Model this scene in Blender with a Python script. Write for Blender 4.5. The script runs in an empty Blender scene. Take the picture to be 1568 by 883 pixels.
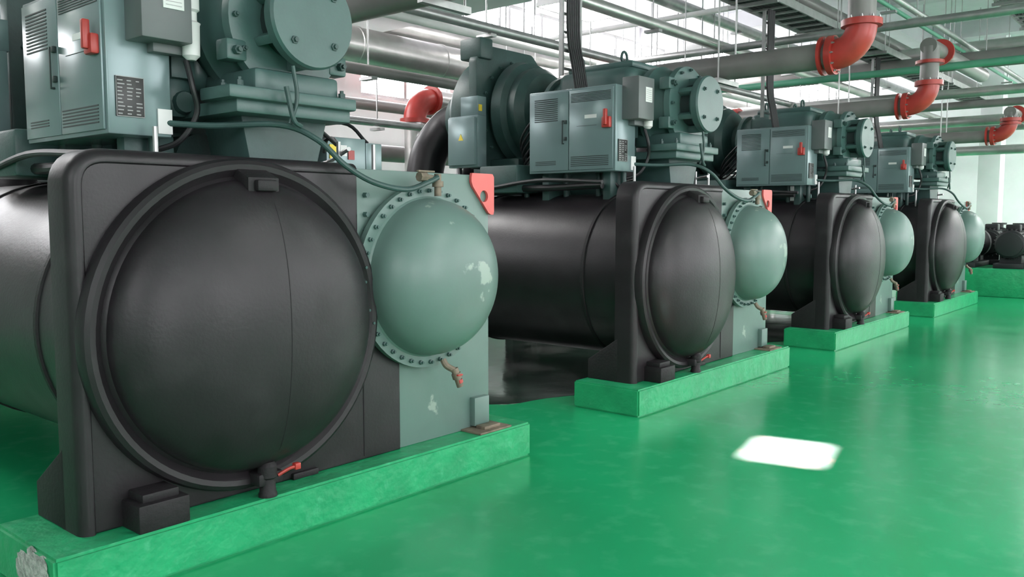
import bpy, bmesh, math, random
from mathutils import Vector, Matrix
random.seed(4)
pi=math.pi
scene=bpy.context.scene
COL=scene.collection
try:
    scene.view_settings.view_transform='Standard'
    scene.view_settings.exposure=.12
except Exception: pass

# ------------------------------------------------------------ materials
def mat(name,col,rough=.5,metal=0,var=.12,vscale=3,bump=0,bscale=40,coat=0,patch=None,dirt=None,spec=.5,rvar=0):
    m=bpy.data.materials.new(name); m.use_nodes=True
    nt=m.node_tree; b=nt.nodes['Principled BSDF']
    b.inputs['Roughness'].default_value=rough; b.inputs['Metallic'].default_value=metal
    b.inputs['Coat Weight'].default_value=coat; b.inputs['Coat Roughness'].default_value=.10
    b.inputs['Specular IOR Level'].default_value=spec
    tc=nt.nodes.new('ShaderNodeTexCoord')
    n=nt.nodes.new('ShaderNodeTexNoise'); n.inputs['Scale'].default_value=vscale; n.inputs['Detail'].default_value=6
    nt.links.new(tc.outputs['Object'],n.inputs['Vector'])
    r=nt.nodes.new('ShaderNodeValToRGB'); r.color_ramp.elements[0].position=.3; r.color_ramp.elements[1].position=.7
    r.color_ramp.elements[0].color=[c*(1-var) for c in col]+[1]
    r.color_ramp.elements[1].color=[min(1,c*(1+var)) for c in col]+[1]
    nt.links.new(n.outputs['Fac'],r.inputs['Fac'])
    out=r.outputs['Color']
    def layer(out,color,scale,lo,hi,detail=5):
        n2=nt.nodes.new('ShaderNodeTexNoise'); n2.inputs['Scale'].default_value=scale; n2.inputs['Detail'].default_value=detail
        nt.links.new(tc.outputs['Object'],n2.inputs['Vector'])
        r2=nt.nodes.new('ShaderNodeValToRGB'); r2.color_ramp.elements[0].position=lo; r2.color_ramp.elements[1].position=hi
        nt.links.new(n2.outputs['Fac'],r2.inputs['Fac'])
        mx=nt.nodes.new('ShaderNodeMix'); mx.data_type='RGBA'
        nt.links.new(r2.outputs['Color'],mx.inputs['Factor']); nt.links.new(out,mx.inputs['A']); mx.inputs['B'].default_value=list(color)+[1]
        return mx.outputs['Result']
    if patch: out=layer(out,*patch)
    if dirt: out=layer(out,*dirt)
    nt.links.new(out,b.inputs['Base Color'])
    if rvar:
        n4=nt.nodes.new('ShaderNodeTexNoise'); n4.inputs['Scale'].default_value=1.7; n4.inputs['Detail'].default_value=5
        nt.links.new(tc.outputs['Object'],n4.inputs['Vector'])
        mr=nt.nodes.new('ShaderNodeMapRange'); mr.inputs['From Min'].default_value=.3; mr.inputs['From Max'].default_value=.7
        mr.inputs['To Min'].default_value=max(0.02,rough-rvar); mr.inputs['To Max'].default_value=rough+rvar
        nt.links.new(n4.outputs['Fac'],mr.inputs['Value']); nt.links.new(mr.outputs['Result'],b.inputs['Roughness'])
    if bump:
        n3=nt.nodes.new('ShaderNodeTexNoise'); n3.inputs['Scale'].default_value=bscale; n3.inputs['Detail'].default_value=3
        nt.links.new(tc.outputs['Object'],n3.inputs['Vector'])
        bp=nt.nodes.new('ShaderNodeBump'); bp.inputs['Strength'].default_value=bump; bp.inputs['Distance'].default_value=.02
        nt.links.new(n3.outputs['Fac'],bp.inputs['Height']); nt.links.new(bp.outputs['Normal'],b.inputs['Normal'])
    return m
def emis(name,col,s):
    m=bpy.data.materials.new(name); m.use_nodes=True; nt=m.node_tree; nt.nodes.clear()
    e=nt.nodes.new('ShaderNodeEmission'); e.inputs[0].default_value=list(col)+[1]; e.inputs[1].default_value=s
    o=nt.nodes.new('ShaderNodeOutputMaterial'); nt.links.new(e.outputs[0],o.inputs[0]); return m
M=dict(
 black=mat('black_insulation',(.018,.0148,.0175),.40,var=.2,vscale=5,bump=.05,bscale=60,patch=((.034,.030,.033),2.6,.56,.74),dirt=((.007,.0065,.007),1.7,.58,.72),spec=.38,rvar=.06),
 blackd=mat('black_insulation_dark',(.014,.012,.014),.6,var=.2,vscale=6,bump=.15,bscale=50,spec=.35),
 green=mat('condenser_green_paint',(.125,.198,.178),.38,var=.10,vscale=2.5,bump=.03,bscale=30,patch=((.30,.37,.33),4.2,.655,.68)),
 teal=mat('compressor_teal_paint',(.058,.116,.108),.38,var=.12,vscale=4,bump=.04,bscale=60),
 teald=mat('dark_teal_casting',(.034,.074,.069),.46,var=.18,vscale=6,bump=.08,bscale=50),
 panel=mat('cabinet_paint',(.175,.245,.25),.25,metal=.2,var=.06,vscale=3),
 grey=mat('grey_box_paint',(.11,.125,.125),.45),
 slot=mat('louvre_dark',(.015,.028,.028),.6),
 pumpm=mat('pump_dark_paint',(.012,.014,.016),.5),
 steel=mat('galvanised_steel',(.42,.42,.42),.35,metal=.7,var=.15,vscale=8),
 clad=mat('aluminium_pipe_cladding',(.60,.58,.57),.30,metal=.75,var=.15,vscale=3,bump=.15,bscale=10),
 pipe=mat('pipe_grey_paint',(.20,.19,.185),.38,var=.15,vscale=3),
 red=mat('red_fitting_paint',(.42,.040,.032),.36,var=.2,vscale=5),
 orange=mat('orange_lug_paint',(.74,.12,.11),.45),
 rust=mat('rusty_steel',(.20,.16,.12),.6,metal=.3,var=.3,vscale=20),
 cable=mat('black_cable',(.012,.012,.014),.45),
 white=mat('white_plastic',(.70,.70,.69),.45),
 plate=mat('nameplate_dark',(.025,.025,.025),.4),
 print=mat('nameplate_print_grey',(.35,.35,.35),.5),
 yellow=mat('yellow_label',(.8,.6,.05),.5),
 gpipe=mat('green_pipe_paint',(.10,.33,.22),.4),
 floor=mat('green_epoxy_floor',(.016,.365,.145),.20,var=.07,vscale=1.1,bump=.02,bscale=9,spec=.6,patch=((.05,.43,.20),7,.52,.85),dirt=((.010,.27,.10),.8,.60,.9),rvar=.03),
 wetshade=mat('wet_shaded_floor',(.035,.062,.048),.10,var=.4,vscale=2.5,bump=.04,bscale=6,spec=.7,dirt=((.16,.17,.16),1.4,.54,.66),rvar=.06),  # dark tone holds the shade between the chillers as well as water
 plinth=mat('green_plinth_paint',(.018,.33,.135),.36,var=.15,vscale=5,bump=.45,bscale=14,patch=((.07,.43,.22),9,.62,.75),dirt=((.14,.22,.15),14,.72,.77)),
 chip=mat('bare_concrete',(.40,.40,.38),.85,var=.35,vscale=30,bump=.8,bscale=40),
 wall=mat('white_wall_paint',(.88,.87,.89),.6,var=.03),
 ceil=mat('ceiling_paint',(.68,.68,.71),.7,var=.05),
 beam=mat('beam_paint',(.58,.58,.61),.6,var=.05),
 frame=mat('window_frame',(.4,.4,.4),.4),
 lamp=emis('lamp_diffuser',(1,.98,.96),44),
 glass=emis('bright_daylight_pane',(.98,.98,1),15),
 glassf=emis('shaded_daylight_pane',(.98,.97,1),7),
 glassb=emis('sunlit_daylight_pane',(1,1,1),34),
)
# ------------------------------------------------------------ geometry
def tmp(bm,t):
    me=bpy.data.meshes.new('t'); t.to_mesh(me); t.free(); bm.from_mesh(me); bpy.data.meshes.remove(me)
def box(bm,x0,x1,y0,y1,z0,z1,bev=0,seg=2,rot=None):
    t=bmesh.new(); bmesh.ops.create_cube(t,size=1)
    for v in t.verts: v.co=Vector(((x0+x1)/2+v.co.x*(x1-x0),(y0+y1)/2+v.co.y*(y1-y0),(z0+z1)/2+v.co.z*(z1-z0)))
    if bev: bmesh.ops.bevel(t,geom=list(t.edges),offset=bev,segments=seg,affect='EDGES',profile=.5,clamp_overlap=True)
    if rot:
        c=Vector(((x0+x1)/2,(y0+y1)/2,(z0+z1)/2)); Rm=Matrix.Rotation(rot[0],3,rot[1])
        for v in t.verts: v.co=Rm@(v.co-c)+c
    tmp(bm,t)
def frame_of(d):
    d=d.normalized(); a=Vector((0,0,1)) if abs(d.z)<.95 else Vector((1,0,0))
    u=d.cross(a).normalized(); w=d.cross(u).normalized(); return d,u,w
def lathe(bm,o,axis,prof,seg=40,caps=True):
    o=Vector(o); d,u,w=frame_of(Vector(axis)); rings=[]
    t=bmesh.new()
    for (a,r) in prof:
        if r<1e-5: rings.append([t.verts.new(o+d*a)])
        else: rings.append([t.verts.new(o+d*a+(u*math.cos(2*pi*i/seg)+w*math.sin(2*pi*i/seg))*r) for i in range(seg)])
    for A,B in zip(rings,rings[1:]):
        for i in range(seg):
            j=(i+1)%seg
            if len(A)==1 and len(B)==1: continue
            if len(A)==1: t.faces.new((A[0],B[i],B[j]))
            elif len(B)==1: t.faces.new((A[i],B[0],A[j]))
            else: t.faces.new((A[i],B[i],B[j],A[j]))
    if caps:
        for Rr in (rings[0],rings[-1]):
            if len(Rr)>1: t.faces.new(Rr)
    bmesh.ops.recalc_face_normals(t,faces=t.faces)
    tmp(bm,t)
def cyl(bm,p0,p1,r,seg=20,r2=None):
    p0=Vector(p0);p1=Vector(p1); lathe(bm,p0,p1-p0,[(0,r),((p1-p0).length,r if r2 is None else r2)],seg)
def tube(bm,pts,r,seg=10,smooth=6):
    P=[Vector(p) for p in pts]
    if smooth and len(P)>2:
        Q=[]; E=[P[0]*2-P[1]]+P+[P[-1]*2-P[-2]]
        for i in range(1,len(E)-2):
            for k in range(smooth):
                s=k/smooth;a,b,c,d=E[i-1:i+3]
                Q.append(.5*((2*b)+(c-a)*s+(2*a-5*b+4*c-d)*s*s+(3*b-a-3*c+d)*s**3))
        Q.append(P[-1]);P=Q
    t=bmesh.new(); rings=[]; ref=None
    for i,p in enumerate(P):
        d=(P[min(i+1,len(P)-1)]-P[max(i-1,0)]).normalized()
        if ref is None: _,u,w=frame_of(d)
        else:
            u=(ref-d*ref.dot(d)).normalized(); w=d.cross(u)
        ref=u
        rings.append([t.verts.new(p+(u*math.cos(2*pi*k/seg)+w*math.sin(2*pi*k/seg))*r) for k in range(seg)])
    for A,B in zip(rings,rings[1:]):
        for i in range(seg): t.faces.new((A[i],A[(i+1)%seg],B[(i+1)%seg],B[i]))
    t.faces.new(rings[0]);t.faces.new(rings[-1])
    bmesh.ops.recalc_face_normals(t,faces=t.faces); tmp(bm,t)
def elbow(bm,c,a,b,R,r,seg=20,n=8):
    c=Vector(c);a=Vector(a);b=Vector(b); ctr=c+a*R+b*R
    pts=[ctr-b*R*math.cos(q)-a*R*math.sin(q) for q in [i*pi/2/n for i in range(n+1)]]
    tube(bm,pts,r,seg,0)
def rpoly(pts,rads,n=5):
    out=[];N=len(pts)
    for i in range(N):
        p=Vector(pts[i]);r=rads[i]
        if r<=0: out.append(p);continue
        a=(Vector(pts[i-1])-p).normalized();b=(Vector(pts[(i+1)%N])-p).normalized()
        for k in range(n+1):
            s=k/n; out.append((p+a*r)*(1-s)**2+2*p*s*(1-s)+(p+b*r)*s*s)
    return out
def prism(bm,poly,axis,a0,a1,bev=0,seg=2):
    f={'y':lambda p,a:(p[0],a,p[1]),'x':lambda p,a:(a,p[0],p[1]),'z':lambda p,a:(p[0],p[1],a)}[axis]
    t=bmesh.new(); A=[t.verts.new(f(p,a0)) for p in poly];B=[t.verts.new(f(p,a1)) for p in poly];N=len(poly)
    fa=t.faces.new(A);fb=t.faces.new(B)
    for i in range(N): t.faces.new((A[i],A[(i+1)%N],B[(i+1)%N],B[i]))
    bmesh.ops.recalc_face_normals(t,faces=t.faces)
    if bev:
        es=list(set(fa.edges)|set(fb.edges)); bmesh.ops.bevel(t,geom=es,offset=bev,segments=seg,affect='EDGES',profile=.5,clamp_overlap=True)
    tmp(bm,t)
def slab(bm,poly,y0,y1,ins,steps=4):
    N=len(poly); P=[Vector(p) for p in poly]
    nrm=[]
    area=sum(P[i].x*P[(i+1)%N].y-P[(i+1)%N].x*P[i].y for i in range(N))
    sg=1 if area>0 else -1
    for i in range(N):
        a=(P[i]-P[i-1]); b=(P[(i+1)%N]-P[i])
        a=a.normalized() if a.length>1e-7 else b.normalized(); b=b.normalized() if b.length>1e-7 else a
        n=Vector((-a.y-b.y,a.x+b.x))*sg
        n=n.normalized() if n.length>1e-6 else Vector((0,0))
        c=max(.6,n.dot(Vector((-a.y,a.x))*sg)); nrm.append(n/c)
    t=bmesh.new(); loops=[]
    loops.append([t.verts.new((p.x,y1,p.y)) for p in P])
    for k in range(steps+1):
        q=k/steps*pi/2; d=ins*(1-math.cos(q)); y=y0+ins*(1-math.sin(q))
        loops.append([t.verts.new((P[i].x+nrm[i].x*d,y,P[i].y+nrm[i].y*d)) for i in range(N)])
    for A,B in zip(loops,loops[1:]):
        for i in range(N): t.faces.new((A[i],A[(i+1)%N],B[(i+1)%N],B[i]))
    t.faces.new(loops[0]);t.faces.new(loops[-1])
    bmesh.ops.recalc_face_normals(t,faces=t.faces); tmp(bm,t)
def bolts(bm,c,axis,R,n,r=.014,h=.025,ph=0):
    c=Vector(c);d,u,w=frame_of(Vector(axis))
    for i in range(n):
        q=2*pi*i/n+ph; p=c+(u*math.cos(q)+w*math.sin(q))*R
        lathe(bm,p-d*.005,d,[(0,r),(h,r),(h+.002,r*.6),(h+.014,r*.6)],6)
def make(name,fn,m,parent=None,ang=35,loc=None):
    bm=bmesh.new(); fn(bm)
    for e in bm.edges:
        if len(e.link_faces)==2 and e.calc_face_angle(0)>math.radians(ang): e.smooth=False
    for f in bm.faces: f.smooth=True
    me=bpy.data.meshes.new(name); bm.to_mesh(me); bm.free(); me.materials.append(M[m] if isinstance(m,str) else m)
    o=bpy.data.objects.new(name,me); COL.objects.link(o)
    if parent: o.parent=parent
    if loc: o.location=loc
    return o
def empty(name,loc=(0,0,0)):
    e=bpy.data.objects.new(name,None); e.location=loc; e.empty_display_size=.2; COL.objects.link(e); return e
def clone(src,loc):
    e=bpy.data.objects.new(src.name.split('.')[0],None); e.location=loc; COL.objects.link(e)
    for ch in list(src.children):
        c=ch.copy(); c.parent=e; COL.objects.link(c)
    return e
Z0=.208; ZT=1.757; PITCH=4.1
# ------------------------------------------------------------ chiller
ch=empty('water_chiller')
BC=(.765,.995); GC=(1.90,1.155); L=4.8
def f(bm):
    pl=rpoly([(0.03,Z0),(1.72,Z0),(1.72,.72),(1.57,.98),(1.44,1.3),(1.44,ZT-.03),(0.03,ZT-.03)],[.0,.0,.05,.15,.1,.03,.12])
    slab(bm,pl,.0,.16,.012)
    path=[(.035,Z0)]+[tuple(p) for p in rpoly([(.035,Z0),(.035,ZT-.028),(1.43,ZT-.028)],[0,.13,0],8)][1:]
    t=bmesh.new(); loops=[]
    prof=[(-.032,.17),(-.032,.04),(-.028,.02),(-.018,.004),(-.004,-.006),(.010,-.010),(.022,-.008),(.030,.002),(.034,.012),(.034,.17)]
    for i,p in enumerate(path):
        a=Vector(path[max(0,i-1)]);b=Vector(path[min(len(path)-1,i+1)]); d=(b-a).normalized(); n=Vector((d.y,-d.x))
        loops.append([t.verts.new((p[0]+n.x*o,y,p[1]+n.y*o)) for o,y in prof])
    for A,B in zip(loops,loops[1:]):
        for i in range(len(prof)): t.faces.new((A[i],A[(i+1)%len(prof)],B[(i+1)%len(prof)],B[i]))
    t.faces.new(loops[0]);t.faces.new(loops[-1]); bmesh.ops.recalc_face_normals(t,faces=t.faces); tmp(bm,t)
make('evaporator_end_plate',f,'black',ch)
def f(bm):
    R=.748;dep=.25
    pr=[(0,R+.005),(.04,R+.005),(.062,R-.004),(.074,R-.022),(.07,R-.045),(.052,R-.066),(.045,R-.075),(.055,R-.085)]
    r0=R-.09
    for i in range(0,19):
        a=i/18*pi/2; pr.append((.06+dep*math.sin(a),max(0,r0*math.cos(a)**.94)))
    pr[-1]=(pr[-1][0],0)
    lathe(bm,(BC[0],0.0,BC[1]),(0,-1,0),pr,80)
make('evaporator_water_box',f,'black',ch,28)
def f(bm):
    lathe(bm,(BC[0],.12,BC[1]),(0,1,0),[(0,.69),(L-.24,.69)],64)
make('evaporator_shell',f,'black',ch)
def f(bm):
    for y in (.52,1.9,3.3):
        lathe(bm,(BC[0],y,BC[1]),(0,1,0),[(0,.69),(.004,.7),(.03,.7),(.034,.69)],64,False)
    R=.656;dep=.25
    for xo in (.04,):
        pts=[]
        for i in range(17):
            z=-.63+1.26*i/16; rr=math.hypot(xo,z)/R
            if rr<1: pts.append((BC[0]+xo,-.0590-dep*math.sqrt(1-rr**(2/.94)),BC[1]+z))
        tube(bm,pts,.003,6,4)
    tube(bm,[(1.46,-.0,Z0+.02),(1.46,-.0,.62)],.004,6,0)
make('insulation_seams',f,'blackd',ch)
def f(bm):
    prism(bm,[(-.16,1.60),(-.16,1.66),(-.02,1.72),(-.0,1.72),(0,1.6)],'x',.70,.86,.008)
    box(bm,.73,.835,-.19,-.13,1.60,1.65,.01)
    box(bm,.17,.39,-.15,.02,Z0,.325,.008); box(bm,.20,.36,-.12,.02,.32,.36,.008)
    box(bm,1.0,1.15,-.02,.02,Z0,.24,.006)
    prism(bm,[(.14,Z0),(.42,Z0),(.42,.36),(.14,.55)],'x',0.0,.14,.01)
    prism(bm,[(.14,Z0),(.42,Z0),(.42,.36),(.14,.55)],'x',1.3,1.42,.01)
    for y in (L-.45,):
        prism(bm,rpoly([(.15,Z0),(1.45,Z0),(1.35,.7),(.25,.7)],[0]*4),'y',y,y+.12,.01)
    prism(bm,rpoly([(0,Z0),(1.6,Z0),(1.6,ZT),(0,ZT)],[.02,.02,.1,.12]),'y',L-.15,L,.0,3)
    lathe(bm,(.79,-.115,.35),(0,0,-1),[(-.02,.03),(.0,.045),(.05,.045),(.06,.035),(.12,.038),(.13,.043),(.142,.043)],16)
    box(bm,.73,.86,-.14,0,.262,.322,.012)
make('insulated_lugs_and_feet',f,'blackd',ch)
def f(bm):
    lathe(bm,(BC[0],L,BC[1]),(0,1,0),[(0,.74),(.08,.72)]+[(.08+.28*math.sin(a*pi/20),.66*math.cos(a*pi/20)) for a in range(10)]+[(.36,0)],40)
make('evaporator_rear_water_box',f,'black',ch)
def f(bm):
    tube(bm,[(.83,-.14,.30),(.88,-.16,.325),(.92,-.17,.33)],.008,8)
    box(bm,.90,.93,-.18,-.15,.315,.345,.004)
make('drain_valve_handle',f,'red',ch)
def f(bm):
    prism(bm,[(1.36,Z0),(2.47,Z0),(2.47,1.70),(2.43,1.735),(1.36,1.735)],'y',.02,.10,.006)
    prism(bm,[(1.5,Z0),(2.47,Z0),(2.47,1.73),(1.5,1.73)],'y',L-.12,L-.02,.006)
    lathe(bm,(GC[0],.08,GC[1]),(0,1,0),[(0,.49),(L-.18,.49)],56)
    lathe(bm,(GC[0],L-.04,GC[1]),(0,1,0),[(0,.5),(.06,.5),(.06,.43)]+[(.08+.22*math.sin(a*pi/20),.43*math.cos(a*pi/20)) for a in range(10)]+[(.3,0)],40)
    box(bm,2.30,2.43,-.02,.03,Z0+.02,.40,.004)
make('condenser_shell_and_tube_sheet',f,'green',ch)
def f(bm):
    c=(GC[0],.02,GC[1])
    pr=[(0,.455),(.03,.455),(.03,.505),(.065,.505),(.068,.505),(.068,.445),(.075,.435),(.10,.43)]
    for i in range(1,17):
        a=i/16*pi/2; pr.append((.10+.27*math.sin(a),max(0,.43*math.cos(a)**.8)))
    pr[-1]=(.37,0)
    lathe(bm,c,(0,-1,0),pr,64)
make('condenser_water_box',f,'green',ch,28)
def f(bm):
    bolts(bm,(GC[0],-.045,GC[1]),(0,-1,0),.476,40,.013,.022)
    for x,z in ((1.5,1.6),(1.5,1.5),(1.5,1.42)): lathe(bm,(x,.02,z),(0,-1,0),[(0,.014),(.03,.014)],6)
make('flange_bolts',f,'teal',ch)
def f(bm):
    box(bm,2.22,2.50,-.14,.06,Z0,Z0+.012,.002)
    box(bm,2.30,2.44,-.10,-.03,Z0+.012,Z0+.03,.002)
    tube(bm,[(1.95,-.10,.69),(1.96,-.12,.655),(1.99,-.15,.63)],.018,10)
    lathe(bm,(1.99,-.15,.64),(.25,-.2,-1),[(0,.022),(.03,.022),(.03,.028),(.06,.028),(.06,.02),(.11,.02)],12)
make('foot_bracket_and_drain',f,'rust',ch)
def f(bm):
    lathe(bm,(2.01,-.165,.575),(.25,-.2,-1),[(0,.0215),(.02,.0215)],10); box(bm,1.98,2.02,-.19,-.16,.60,.61,.003)
make('valve_lever',f,'red',ch)
def f(bm):
    outer=[]; cx,cz=2.41,1.61; hr=.035
    pts=rpoly([(2.30,1.745),(2.50,1.745),(2.50,1.50),(2.46,1.50),(2.30,1.68)],[.005,.02,.01,.0,.0])
    t=bmesh.new()
    def ray(a):
        d=Vector((math.cos(a),math.sin(a)));best=None;c=Vector((cx,cz))
        for i in range(len(pts)):
            p=pts[i];q=pts[(i+1)%len(pts)];e=q-p;den=d.x*e.y-d.y*e.x
            if abs(den)<1e-9: continue
            w=p-c; s=(w.x*e.y-w.y*e.x)/den; k=(w.x*d.y-w.y*d.x)/den
            if s>0 and -1e-6<=k<=1+1e-6 and (best is None or s<best): best=s
        return c+d*(best or .1)
    for y in (.0,.018):
        inn=[t.verts.new((cx+hr*math.cos(2*pi*i/48),y,cz+hr*math.sin(2*pi*i/48))) for i in range(48)]
        out=[]
        for i in range(48):
            p=ray(2*pi*i/48); out.append(t.verts.new((p.x,y,p.y)))
        for i in range(48):
            j=(i+1)%48; t.faces.new((inn[i],inn[j],out[j],out[i]))
        outer.append((inn,out))
    for k in (0,1):
        A=outer[0][k];B=outer[1][k]
        for i in range(48): t.faces.new((A[i],A[(i+1)%48],B[(i+1)%48],B[i]))
    bmesh.ops.recalc_face_normals(t,faces=t.faces); tmp(bm,t)
make('lifting_lug',f,'orange',ch)
MX,MZ=1.19,2.44
def f(bm):
    lathe(bm,(MX,.10,MZ),(0,-1,0),[(0,.20),(.03,.235),(.085,.24),(.10,.23),(.10,.0)],48)
    for i in range(6):
        a=pi/6+i*pi/3
        box(bm,MX+.20*math.cos(a)-.03,MX+.20*math.cos(a)+.03,.06,.26,MZ+.20*math.sin(a)-.022,MZ+.20*math.sin(a)+.022,.006,rot=(-a,'Y'))
    lathe(bm,(MX,.20,MZ),(0,1,0),[(0,.27),(.01,.335),(.06,.34),(.07,.30),(.22,.33),(.25,.36),(.31,.36),(.32,.33),(1.3,.33),(1.31,.37),(1.36,.37),(1.37,.3),(1.4,.16)],48)
    for a in (.5,2.64,3.64,5.78):
        cx=MX+.34*math.cos(a);cz=MZ+.34*math.sin(a)
        box(bm,cx-.055,cx+.055,.20,.30,cz-.05,cz+.05,.012)
    box(bm,.86,1.52,.58,1.40,2.13,2.80,.09,4)
    box(bm,.93,1.45,.62,1.32,2.79,2.85,.02)
    box(bm,.84,.90,.72,1.25,2.2,2.62,.015)
    box(bm,.77,1.51,.08,.34,2.035,2.095,.01); box(bm,.83,1.5,.12,1.55,1.975,2.04,.01)
    box(bm,.95,1.45,.15,.6,2.09,2.2,.02)
make('motor_housing',f,'teal',ch)
def f(bm):
    bolts(bm,(MX,0.0,MZ),(0,-1,0),.165,4,.02,.012,pi/4)
    bolts(bm,(MX,.20,MZ),(0,-1,0),.305,12,.014,.02)
    for x in (.86,1.46):
        for y in (.14,.28): lathe(bm,(x,y,2.095),(0,0,1),[(0,.018),(.03,.018),(.032,.01),(.045,.01)],6)
    for a in (.5,2.64,3.64,5.78):
        lathe(bm,(MX+.35*math.cos(a),.20,MZ+.35*math.sin(a)),(0,-1,0),[(0,.022),(.03,.022),(.03,.012),(.045,.012)],6)
make('motor_bolts',f,'teald',ch)
make('motor_vent_recess',lambda bm:lathe(bm,(MX,.11,MZ),(0,1,0),[(0,.17),(.2,.17)],24),'slot',ch)
def f(bm):
    prism(bm,[(.93,2.0),(1.45,2.0),(1.32,1.55),(1.02,1.55)],'y',.25,.6,.01)
    prism(bm,[(.95,2.0),(1.45,2.0),(1.5,1.45),(.9,1.45)],'y',1.3,1.7,.01)
    cyl(bm,(1.1,.9,1.78),(1.1,1.9,1.78),.16,24)
    box(bm,.35,.9,1.45,1.9,1.70,1.95,.02)
    for y in (.5,.75,1.1,1.55): cyl(bm,(.62,y,1.62),(.62,y,1.92),.025,12)
    for y in (.55,1.2): box(bm,.5,.75,y,y+.08,1.6,1.88,.01)
    lathe(bm,(.78,.62,1.98),(0,0,1),[(0,.06),(.05,.09),(.15,.09),(.2,.07),(.26,.07),(.27,.09),(.3,.09)],20)
    lathe(bm,(.80,.52,2.05),(0,1,0),[(0,.05),(.02,.06),(.2,.06)],16)
    for k in range(5): box(bm,.72,.84,.5+k*.02,.51+k*.02,2.16,2.26,.002)
    lathe(bm,(1.62,.5,1.66),(0,0,1),[(0,.09),(.02,.09),(.02,.06),(.1,.06),(.1,.09),(.12,.09)],20)
make('support_and_oil_system',f,'teald',ch)
def f(bm):
    for (x,y) in ((1.0,.75),(1.0,1.22),(1.38,1.0)):
        tube(bm,[(x+.045*math.cos(2*pi*i/12),y,2.89+.05*math.sin(2*pi*i/12)) for i in range(13)],.013,8,1)
make('lifting_eyes',f,'teald',ch)
def f(bm):
    lathe(bm,(1.2,1.5,2.5),(0,1,0),[(0,.14),(.1,.2),(.2,.2),(.25,.38),(.33,.44),(.42,.44),(.45,.50),(.55,.52),(.58,.42),(.66,.42),(.7,.56),(.78,.60),(1.0,.60),(1.1,.52),(1.16,.36),(1.3,.26),(1.32,.30),(1.38,.30)],56)
    prism(bm,rpoly([(.60,1.95),(1.72,1.95),(1.72,2.9),(1.45,3.14),(.75,3.14),(.60,3.0)],[.04]*6),'y',2.16,2.26,.006)
    box(bm,.62,.80,2.12,2.4,3.0,3.2,.02)
    box(bm,.8,1.6,1.8,2.4,1.7,2.05,.03)
    tube(bm,[(1.6,2.4,2.2),(1.8,2.4,2.1),(1.9,2.4,1.95),(1.9,2.4,1.6)],.16,20)
make('compressor',f,'teald',ch)
def f(bm):
    bolts(bm,(1.2,1.92,2.5),(0,-1,0),.41,16,.016,.03)
    bolts(bm,(1.2,2.16,2.5),(0,-1,0),.52,18,.016,.03)
make('compressor_bolts',f,'teal',ch)
def f(bm):
    tube(bm,[(1.2,2.85,2.5),(1.2,2.98,2.5),(1.17,3.12,2.44),(1.05,3.25,2.2),(.98,3.28,1.9),(.95,3.28,1.55)],.20,24)
    tube(bm,[(1.2,2.7,2.1),(1.3,2.9,1.95),(1.5,3.1,1.8),(1.7,3.1,1.6)],.09,14)
    lathe(bm,(.95,3.28,1.62),(0,0,1),[(0,.28),(.06,.28),(.08,.23),(.1,.23)],32)
make('suction_pipe_insulated',f,'black',ch)
bx0,bx1,by0,by1,bz0,bz1=.37,.67,.42,1.32,1.86,2.56
def f(bm):
    box(bm,bx0,bx1,by0,by1,bz0,bz1,.008)
    box(bm,bx0-.012,bx0,by0+.02,.88,bz0+.02,bz1-.02,.003)
    box(bm,bx0-.012,bx0,.89,by1-.02,bz0+.02,bz1-.02,.003)
    box(bm,.40,.52,1.96,2.34,1.95,2.43,.006); box(bm,.37,.40,1.98,2.32,1.97,2.41,.004)
    box(bm,.42,.54,1.98,2.2,2.43,2.61,.006)
    box(bm,2.02,2.34,1.0,1.15,1.74,2.0,.006); box(bm,2.36,2.5,1.02,1.13,1.78,1.98,.006)
make('starter_cabinet',f,'panel',ch)
def f(bm):
    def lou(y0,y1,z0,z1,n):
        h=(z1-z0)/n
        for i in range(n): box(bm,bx0-.0145,bx0-.010,y0,y1,z0+i*h,z0+i*h+h*.42)
    lou(.46,.86,2.44,2.52,7)
    lou(1.0,1.25,2.30,2.50,12)
    lou(.48,.86,1.91,2.0,6)
    lou(1.02,1.24,1.93,1.97,3)
    lou(.60,.80,2.24,2.245,1)
    for z in (2.13,2.27): box(bm,bx0-.03,bx0-.012,.90,.925,z,z+.03,.003)
    for z in (2.10,2.29): box(bm,bx0-.028,bx0-.012,.93,.945,z,z+.01,.003)
    box(bm,bx0-.032,bx0-.026,.932,.943,2.10,2.30,.002)
make('cabinet_louvres',f,'slot',ch)
def f(bm):
    box(bm,.46,.70,.26,.42,2.28,2.62,.006)
    box(bm,.56,.74,.36,.42,2.24,2.30,.004)
make('relay_box',f,'grey',ch)
def f(bm):
    lathe(bm,(.735,.34,2.22),(0,0,1),[(0,.02),(.02,.04),(.16,.042),(.17,.046),(.18,.03),(.22,.03),(.23,.042),(.40,.042)],20)
    box(bm,.56,.66,.255,.262,2.42,2.54,.001)
    box(bm,.60,.67,.412,.42,1.875,1.99,.001)
    box(bm,2.1,2.18,.995,1.0,1.88,1.95)
    box(bm,bx0-.0135,bx0-.0115,.60,.72,2.30,2.33)
make('filter_and_labels',f,'white',ch)
make('nameplate',lambda bm:box(bm,.405,.535,.410,.42,1.94,2.12,.002),'plate',ch)
def f(bm):
    r=random.Random(7)
    for i in range(10):
        z=1.950+i*.0165
        for x0,x1 in ((.412,.447),(.455,.49),(.497,.527)):
            if r.random()<.8: box(bm,x0,x0+(x1-x0)*r.uniform(.5,1),.4085,.4098,z,z+.005)
    for a in ((.405,.535,1.94,1.943),(.405,.535,2.117,2.12),(.405,.407,1.94,2.12),(.533,.535,1.94,2.12)):
        box(bm,a[0],a[1],.4085,.4098,a[2],a[3])
    for i in range(6): box(bm,.572,.648,.2535,.2552,2.435+i*.016,2.438+i*.016)
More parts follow.
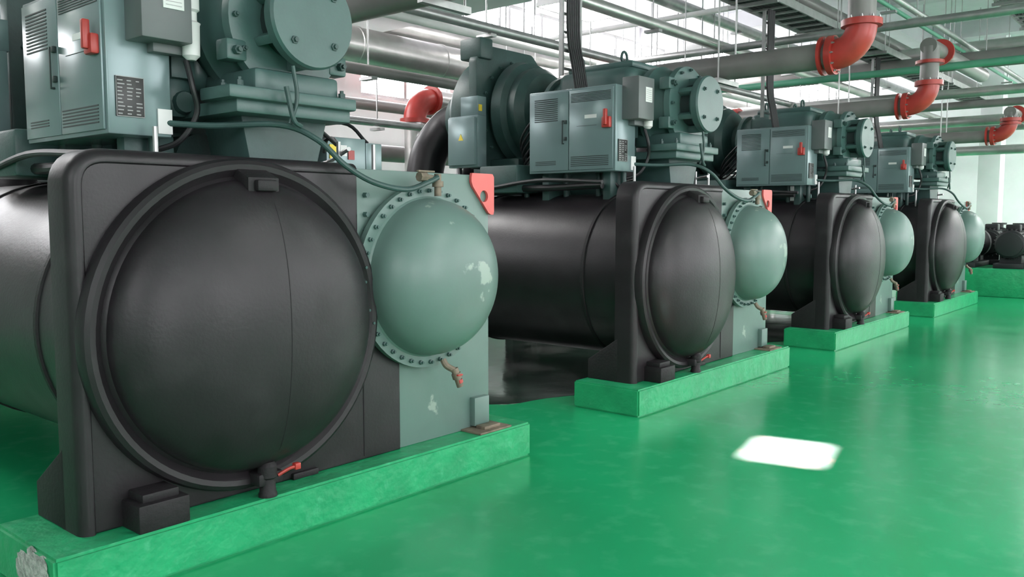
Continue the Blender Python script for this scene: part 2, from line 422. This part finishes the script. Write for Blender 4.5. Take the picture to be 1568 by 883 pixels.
make('nameplate_print',f,'print',ch)
def f(bm):
    box(bm,bx0-.05,bx0-.01,.45,.53,2.21,2.30,.01); box(bm,bx0-.075,bx0-.04,.47,.50,2.23,2.36,.008)
    box(bm,2.19,2.24,.992,1.0,1.86,1.92)
make('isolator_handle',f,'red',ch)
def f(bm):
    prism(bm,[(2.12,2.20),(2.18,2.20),(2.15,2.26)],'x',.366,.37)
    box(bm,2.04,2.09,.992,1.0,1.86,1.95); box(bm,.43,.47,1.97,1.98,2.47,2.53)
make('warning_labels',f,'yellow',ch)
def f(bm):
    tube(bm,[(.62,.45,1.93),(.80,.30,1.92),(1.05,.10,1.93),(1.18,-.02,1.86),(1.30,-.08,1.74),(1.45,-.12,1.66),(1.65,-.14,1.63),(1.80,-.14,1.67),(1.88,-.14,1.70)],.015,10)
    tube(bm,[(1.05,.02,1.93),(1.08,.0,2.05),(1.06,.0,2.2)],.010,8)
    tube(bm,[(1.02,-.0,2.1),(1.05,-.01,1.95),(1.1,-.0,1.92)],.012,8)
make('oil_hose',f,'teald',ch)
def f(bm):
    lathe(bm,(1.90,-.12,1.60),(0,0,1),[(0,.02),(.05,.02),(.05,.032),(.08,.032),(.08,.02),(.12,.02)],12)
    tube(bm,[(1.90,-.12,1.69),(1.82,-.13,1.70),(1.78,-.13,1.70)],.016,8)
    cyl(bm,(1.75,-.13,1.70),(1.80,-.13,1.70),.026,8)
    box(bm,1.74,1.86,-.14,-.12,1.725,1.735,.003); cyl(bm,(1.79,-.13,1.70),(1.79,-.13,1.73),.008,8)
make('vent_valve',f,'rust',ch)
def f(bm):
    tube(bm,[(.72,.36,2.22),(.73,.33,2.1),(.76,.35,1.98),(.70,.4,1.85),(.62,.5,1.80)],.014,8)
    for k in range(6):
        tube(bm,[(.50+.03*k,.9,2.54),(.50+.03*k,.95,2.8),(.50+.03*k,1.0,3.1),(.50+.03*k,1.0,4.0)],.016,8,3)
        tube(bm,[(.52+.03*k,1.3,2.45-.05*k),(.6+.02*k,1.6,2.2-.05*k),(.9,1.8,2.0)],.012,8)
    tube(bm,[(.55,.6,1.87),(.6,.55,1.75),(.8,.5,1.70),(1.2,.5,1.75),(1.5,.7,1.72)],.014,8)
    tube(bm,[(.45,.6,1.75),(.45,1.4,1.74),(.5,2.2,1.8),(.7,2.5,2.0)],.03,10)
    tube(bm,[(.30,.5,1.77),(.32,1.2,1.80),(.40,2.0,1.74),(.8,2.6,1.9)],.018,10)
    tube(bm,[(1.75,1.2,1.7),(1.7,.9,1.8),(1.8,.7,1.95),(1.7,.5,1.9),(1.5,.45,2.0)],.012,8)
    tube(bm,[(1.9,1.4,1.75),(1.95,1.7,1.9),(2.1,1.5,1.85),(2.2,1.15,1.9)],.012,8)
    tube(bm,[(2.0,1.0,1.9),(1.85,.8,1.98),(1.7,.9,1.86),(1.55,.8,1.95)],.012,8)
    tube(bm,[(2.4,1.05,1.98),(2.3,1.2,2.12),(2.0,1.5,2.05),(1.7,1.6,2.1)],.012,8)
make('control_cables',f,'cable',ch)
def f(bm):
    for x in (.46,.72): box(bm,x-.012,x+.012,1.02,1.06,2.7,3.98)
    for i in range(8): box(bm,.46,.72,1.025,1.04,2.75+i*.155,2.77+i*.155)
    tube(bm,[(1.2,.6,1.9),(1.6,.9,1.92),(1.75,1.4,2.1),(1.7,2.2,2.1)],.02,10)
    tube(bm,[(1.55,.2,1.85),(1.8,.8,1.8),(2.0,1.8,1.8)],.012,8)
    for x in (.55,1.6,1.85): cyl(bm,(x,.35,1.55),(x,.35,1.9),.012,8)
make('vertical_cable_ladder',f,'steel',ch)
for n in (1,2,3): clone(ch,(PITCH*n,0,0))

# ------------------------------------------------------------ plinths
def mkplinth(x,y0,y1):
    def f(bm):
        t=bmesh.new(); bmesh.ops.create_cube(t,size=1)
        for v in t.verts: v.co=Vector((1.255+v.co.x*2.83,(y0+y1)/2+v.co.y*(y1-y0),Z0/2+v.co.z*Z0))
        bmesh.ops.bevel(t,geom=[e for e in t.edges],offset=.012,segments=2,affect='EDGES')
        tmp(bm,t)
    return make('concrete_plinth',f,'plinth',None,35,(x,0,0))
pl=[]
for n in range(4):
    pl.append(mkplinth(PITCH*n,-.154,.44)); mkplinth(PITCH*n,L-.5,L+.1)
def f(bm):
    r=random.Random(2)
    t=bmesh.new(); bmesh.ops.create_icosphere(t,subdivisions=4,radius=1)
    for v in t.verts:
        k=1+.22*(r.random()-.5)+.15*math.sin(v.co.y*9); v.co=Vector((-.158+v.co.x*.012,.03+v.co.y*.17*k,.105+v.co.z*.095*k))
    tmp(bm,t)
make('chipped_concrete',f,'chip',pl[0])

# ------------------------------------------------------------ room
X0r,X1r,Y0r,Y1r,H=-7,22.6,-9,7.2,5.8
make('floor',lambda bm:box(bm,X0r-.2,X1r+.2,Y0r-.2,Y1r+.2,-.2,0),'floor')
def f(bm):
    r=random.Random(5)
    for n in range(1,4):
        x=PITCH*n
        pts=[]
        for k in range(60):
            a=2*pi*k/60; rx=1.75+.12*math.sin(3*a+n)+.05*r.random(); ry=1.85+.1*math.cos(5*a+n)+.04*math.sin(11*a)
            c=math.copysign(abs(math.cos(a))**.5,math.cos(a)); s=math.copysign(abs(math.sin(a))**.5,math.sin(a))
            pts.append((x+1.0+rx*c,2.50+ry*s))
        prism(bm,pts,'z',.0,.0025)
make('wet_shaded_floor_patch',f,'wetshade')  # thin sheet darkening the floor for both shade and standing water
make('ceiling',lambda bm:box(bm,X0r-.2,X1r+.2,Y0r-.2,Y1r+.2,H,H+.2),'ceil')
HC=H-.01
def wallx(name,xa,xb,ypos,t,wz0,wz1,wl,g='glass'):
    def f(bm):
        box(bm,xa,xb,ypos,ypos+t,0,wz0); box(bm,xa,xb,ypos,ypos+t,wz1,H)
        c=xa
        for a,b in wl:
            box(bm,c,a,ypos,ypos+t,wz0,wz1); c=b
        box(bm,c,xb,ypos,ypos+t,wz0,wz1)
    make(name,f,'wall')
    for a,b in wl: window(a,b,ypos+t*.5,wz0,wz1,'x',g)
def wally(name,ya,yb,xpos,t,wz0,wz1,wl,g='glass'):
    def f(bm):
        box(bm,xpos,xpos+t,ya,yb,0,wz0); box(bm,xpos,xpos+t,ya,yb,wz1,H)
        c=ya
        for a,b in wl:
            box(bm,xpos,xpos+t,c,a,wz0,wz1); c=b
        box(bm,xpos,xpos+t,c,yb,wz0,wz1)
    make(name,f,'wall')
    for a,b in wl: window(a,b,xpos+t*.5,wz0,wz1,'y',g)
WN=[0]
def window(a,b,p,z0,z1,ax,g0):
    WN[0]+=1
    e=empty('window_%d'%WN[0])
    def g(bm,u0,u1,q0,q1,v0,v1):
        if ax=='x': box(bm,u0,u1,q0,q1,v0,v1)
        else: box(bm,q0,q1,u0,u1,v0,v1)
    make('pane',lambda bm:g(bm,a,b,p-.005,p+.005,z0,z1),g0,e)
    def fr(bm):
        n=max(2,int((b-a)/.9))
        for i in range(n+1):
            u=a+(b-a)*i/n; g(bm,u-.03,u+.03,p-.04,p+.04,z0,z1)
        for v in ((z0+.03,(z0+z1)/2,z1-.03) if z1-z0>1 else (z0+.03,z1-.03)): g(bm,a,b,p-.035,p+.035,v-.03,v+.03)
    make('frame',fr,'frame',e)
wallx('wall_back',X0r,X1r,Y1r,.2,3.4,5.5,[(-2,1.4),(2.2,5.6),(7.5,9.5),(10.2,13.2),(13.8,17.0),(17.6,22)])
wallx('wall_front',X0r,X1r,Y0r-.2,.2,1.0,4.6,[(-5,-1),(1,5),(7,11),(13,17),(18.2,22.4)],'glassf')
wally('wall_right',Y0r,Y1r,X1r,.2,4.72,5.42,[(-7,-3),(4.0,6.5)],'glassb')  # window on the front half is unseen, added to brighten this end
wally('wall_left',Y0r,Y1r,X0r-.2,.2,3.0,5.0,[(-7,-2)],'glassf')
for i,x in enumerate((-.6,3.6,7.7,11.8,15.9,20)):
    make('ceiling_beam',lambda bm:box(bm,x-.15,x+.15,Y0r,Y1r,5.45,H),'beam')
make('ceiling_beam',lambda bm:box(bm,X0r,X1r,2.0,2.4,5.3,H),'beam')
make('column',lambda bm:box(bm,20.6,21.1,.65,1.1,0,H,.01),'wall')

def lamp(x,y,z,lx=1.2,ly=.5):
    e=empty('ceiling_or_fill_light',(x,y,z))
    make('diffuser',lambda bm:box(bm,-lx/2+.03,lx/2-.03,-ly/2+.03,ly/2-.03,-.02,0),'lamp',e)
    def g(bm):
        box(bm,-lx/2,lx/2,-ly/2,ly/2,0,.08,.01)
        for s in (-1,1):
            box(bm,-lx/2,lx/2,s*ly/2-.015,s*ly/2+.015,-.03,0.02); box(bm,s*lx/2-.015,s*lx/2+.015,-ly/2,ly/2,-.03,.02)
            cyl(bm,(s*lx*.4,0,.08),(s*lx*.4,0,HC-z),.01,8)
    make('housing',g,'white',e)
for p in ((17.3,-1.0,4.6),(8.6,3.8,4.4),(12.8,3.8,4.4),(17,3.8,4.4),(3.2,-4.6,4.4),(8,-5,4.4),(13,-5,4.4),(18,-5,4.4),(3.6,4.0,4.4),(-1,3.5,4.4),(20.8,-3.4,4.6),(20.8,-4.6,4.6),(20.8,-6,4.6),(21.6,-1.8,4.9,.5,1.2),(21.6,-3.2,3.2,.5,1.2)): lamp(*p)  # the closing entries, by the far wall, are unseen lamps added to brighten it
# added spot with no real fixture, imitating a bright reflection on the aisle floor
e=empty('added_glare_spot',(3.78,-1.36,5.55)); e.rotation_euler=(0,0,math.radians(12))
def g(bm):
    lathe(bm,(0,0,.24),(0,0,-1),[(0,.03),(.04,.03),(.05,.08),(.14,.085)],24)
    for a in ((-.085,-.0100,-.085,.085),(.0100,.085,-.085,.085),(-.011,.011,-.085,-.0080),(-.011,.011,.0080,.085)):
        box(bm,a[0],a[1],a[2],a[3],-.19,-.185)
    for x in (-.083,.083): box(bm,x-.003,x+.003,-.085,.085,-.19,.12)
    for y in (-.083,.083): box(bm,-.085,.085,y-.003,y+.003,-.19,.12)
make('housing',g,'grey',e)  # added housing; its blades shape the stand-in glare
ld=bpy.data.lights.new('added_glare_lamp','SPOT'); ld.energy=380000; ld.color=(1,.05,.12); ld.spot_size=math.radians(9.5); ld.spot_blend=.1; ld.shadow_soft_size=.0038  # tinted so the imitated glare reads white on green paint
lo=bpy.data.objects.new('added_glare_lamp',ld); COL.objects.link(lo); lo.parent=e; lo.location=(0,0,.02)

# ------------------------------------------------------------ piping
e=empty('chilled_water_header_pipe')
def f(bm):
    cyl(bm,(-6.5,4.6,3.5),(22.5,4.6,3.5),.22,32)
    for x in [i*1.4-6 for i in range(21)]: lathe(bm,(x,4.6,3.5),(1,0,0),[(0,.22),(.005,.228),(.05,.228),(.055,.22)],32,False)
make('pipe_run',f,'clad',e)
def f(bm):
    for x in [-4+4.1*i for i in range(7)]:
        for y in (4.33,4.87): cyl(bm,(x,y,3.2),(x,y,HC),.012,8)
        box(bm,x-.03,x+.03,4.25,4.95,3.22,3.27)
make('hangers',f,'steel',e)
e=empty('condenser_water_header_pipe')
make('pipe_run',lambda bm:cyl(bm,(-6.5,5.6,4.1),(22.5,5.6,4.1),.2,28),'clad',e)
def f(bm):
    for x in [-3+4.1*i for i in range(7)]:
        for y in (5.35,5.85): cyl(bm,(x,y,3.85),(x,y,HC),.012,8)
        box(bm,x-.03,x+.03,5.3,5.9,3.83,3.88)
make('hangers',f,'steel',e)
def flange(bm,p,ax,r,t=.03):
    lathe(bm,Vector(p)-Vector(ax).normalized()*t,ax,[(0,r),(t*2,r)],24)
def branch(x,y,z,r,top):
    e=empty('overhead_branch_pipe')
    def g(bm):
        cyl(bm,(x,y+.25,z),(x,4.35,z),r,24); cyl(bm,(x,y,z+.25),(x,y,top),r,24)
        if top<5: cyl(bm,(x-.1,y,top+.0),(x+3.0,y,top+.0),r*.9,20)
    make('pipe_run',g,'pipe',e)
    def g(bm):
        elbow(bm,(x,y,z),(0,1,0),(0,0,1),.25,r+.015,24)
        flange(bm,(x,y+.27,z),(0,1,0),r+.06); flange(bm,(x,y,z+.27),(0,0,1),r+.06)
        flange(bm,(x,y+.36,z),(0,1,0),r+.06,.015)
        if top<5: flange(bm,(x,y,top-.2),(0,0,1),r+.06,.02); flange(bm,(x+.5,y,top),(1,0,0),r+.06,.02)
        flange(bm,(x,2.4,z),(0,1,0),r+.05,.05)
    make('red_elbow',g,'red',e)
    def g(bm):
        for yy in (.8,2.9):
            for s in (-.2,.2): cyl(bm,(x+s,yy,z-.17),(x+s,yy,HC),.01,8)
            box(bm,x-.24,x+.24,yy-.025,yy+.025,z-.18,z-.13)
        bolts(bm,(x,y+.24,z),(0,-1,0),r+.035,10,.012,.02); bolts(bm,(x,y,z+.3),(0,0,1),r+.035,10,.012,.02)
    make('hangers_and_bolts',g,'steel',e)
for b in ((-1.4,-.6,3.1,.13,HC),(2.9,-.6,3.1,.13,HC),(7.2,-.6,3.08,.13,HC),(10.8,-.3,2.96,.115,3.7),(16.2,-.3,2.95,.11,3.35)): branch(*b)
def riser(x):
    e=empty('condenser_riser_pipe'); y=5.45
    def g(bm):
        cyl(bm,(x,y,.0),(x,y,2.85),.15,24); cyl(bm,(x+.3,y,3.15),(x+1.7,y,3.15),.15,24)
        tube(bm,[(x,y,1.2),(x-.4,y,1.2)],.15,20,0); cyl(bm,(x+1.7,y,3.15),(x+1.7,y,3.9),.13,20)
        cyl(bm,(x+.9,y-.25,.0),(x+.9,y-.25,3.4),.12,20)
    make('pipe_run',g,'clad',e)
    def g(bm):
        elbow(bm,(x,y,3.15),(1,0,0),(0,0,-1),.3,.16,24)
        flange(bm,(x+.32,y,3.15),(1,0,0),.21); flange(bm,(x,y,2.83),(0,0,1),.21); flange(bm,(x+.9,y-.25,1.5),(0,0,1),.2);flange(bm,(x+.9,y-.25,2.6),(0,0,1),.2)
    make('red_elbow',g,'red',e)
for n in range(-1,4): riser(7.0+PITCH*n)
def sp(name,pts,r,m): make(name,lambda bm:tube(bm,pts,r,12,0),m)
for (y,z,r,m) in ((-.2,4.1,.04,'steel'),(.3,4.35,.03,'gpipe'),(1.9,3.75,.07,'clad'),(3.0,4.6,.09,'steel'),(3.5,3.0,.06,'pipe'),(5.1,2.7,.05,'steel'),(2.3,3.35,.05,'steel'),(6.2,3.1,.08,'pipe'),(6.5,4.6,.16,'clad'),(-.6,4.8,.05,'steel'),(6.0,2.4,.12,'pipe'),(3.9,3.75,.05,'white'),(1.5,4.6,.12,'pipe'),(6.7,3.7,.07,'red')):
    sp('overhead_service_pipe',[(-6.8,y,z),(22.4,y,z)],r,m)
for (x,z,r,m) in ((9.2,3.7,.05,'steel'),(9.9,4.4,.04,'white'),(11.6,3.55,.05,'gpipe'),(12.6,3.3,.07,'clad'),(13.4,3.9,.12,'pipe'),(14.6,4.0,.06,'pipe'),(16.8,3.3,.10,'clad'),(18.0,3.75,.08,'pipe'),(4.6,3.95,.04,'steel'),(19.2,2.9,.1,'clad'),(20.2,3.5,.12,'pipe'),(15.4,4.4,.14,'clad'),(8.0,4.7,.10,'pipe')):
    sp('overhead_service_pipe',[(x,-4,z),(x,7.1,z)],r,m)
def f(bm):
    for i in range(40):
        x=2.5+i*.5; y=[-.2,.3,1.9,3.0,3.5,2.3,6.2,5.1][i%8]; z=[4.1,4.35,3.75,4.6,3.0,3.35,3.1,2.7][i%8]
        cyl(bm,(x,y,z-.05),(x,y,HC),.009,6); box(bm,x-.04,x+.04,y-.1,y+.1,z-.1,z-.07)
    for i in range(14):
        x=9+i*.9; cyl(bm,(x,6.4,3.0),(x,6.4,4.9),.02,6); box(bm,x-.05,x+.05,6.35,6.45,3.6+.1*(i%3),3.8+.1*(i%3))
make('pipe_hanger_rods',f,'steel')
make('air_duct',lambda bm:box(bm,5.0,6.1,2.6,5.2,3.86,4.3,.01),'wall')
def tray(y,z,w,x0=-6.5,x1=20.4):
    e=empty('cable_tray')
    def g(bm):
        for s in (-1,1): box(bm,x0,x1,y+s*w/2-.01,y+s*w/2+.01,z,z+.1)
        x=x0
        while x<x1: box(bm,x,x+.04,y-w/2,y+w/2,z,z+.02); x+=.3
        x=x0+.5
        while x<x1:
            for s in (-1,1): cyl(bm,(x,y+s*(w/2+.03),z-.04),(x,y+s*(w/2+.03),HC),.008,6)
            box(bm,x-.02,x+.02,y-w/2-.06,y+w/2+.06,z-.04,z); x+=2.05
    make('ladder',g,'steel',e)
    def g(bm):
        k=-w/2+.05
        while k<w/2-.03: cyl(bm,(x0,y+k,z+.04),(x1,y+k,z+.04),.018,8); k+=.05
    make('cables',g,'cable',e)
tray(1.05,4.02,.5); tray(-.95,4.5,.45)
make('ventilation_duct',lambda bm:box(bm,-6.8,22.4,-2.9,-2.1,4.85,5.25,.01),'clad')

# ------------------------------------------------------------ far pumps
make('pump_plinth',lambda bm:box(bm,16.4,19.4,-1.6,1.6,0,.52,.02),'plinth')
def pump(x,y):
    e=empty('water_pump',(x,y,.52))
    def g(bm):
        box(bm,-.9,.6,-.25,.25,0,.1,.01)
        lathe(bm,(-.2,0,.45),(-1,0,0),[(0,.1),(.03,.24),(.1,.26),(.6,.26),(.62,.22),(.68,.22),(.7,.1)],28)
        for i in range(24):
            a=2*pi*i/24; cy=.27*math.cos(a);cz=.45+.27*math.sin(a)
            box(bm,-.78,-.32,cy-.02,cy+.02,cz-.004,cz+.004,0,rot=(a,'X'))
        box(bm,-.6,-.4,-.12,.12,.68,.82,.02)
        lathe(bm,(.0,0,.45),(1,0,0),[(-.2,.06),(0,.06),(.02,.22),(.1,.3),(.25,.3),(.33,.2),(.45,.15),(.45,.22),(.5,.22)],28)
        cyl(bm,(.17,0,.7),(.17,0,.8),.08,20); cyl(bm,(.17,0,.8),(.17,0,.84),.14,20)
        box(bm,-.7,-.3,-.18,.18,.1,.25); box(bm,.05,.3,-.15,.15,.1,.25)
    make('body',g,'pumpm',e)
for x,y in ((17.5,-1.1),(17.5,-.3),(17.5,.5),(18.75,.3)): pump(x,y)

# ------------------------------------------------------------ camera/world
w=bpy.data.worlds.new('w'); scene.world=w; w.use_nodes=True
w.node_tree.nodes['Background'].inputs[0].default_value=(.8,.88,1,1); w.node_tree.nodes['Background'].inputs[1].default_value=1.0
cd=bpy.data.cameras.new('camera'); co=bpy.data.objects.new('camera',cd); COL.objects.link(co)
cd.sensor_width=36; cd.lens=1302.3/1568*36; cd.clip_start=.05
yaw,pit=.7012,.0844
fw=Vector((math.cos(yaw)*math.cos(pit),math.sin(yaw)*math.cos(pit),-math.sin(pit)))
co.rotation_euler=fw.to_track_quat('-Z','Y').to_euler(); co.location=(-1.407,-3.442,1.489)
scene.camera=co
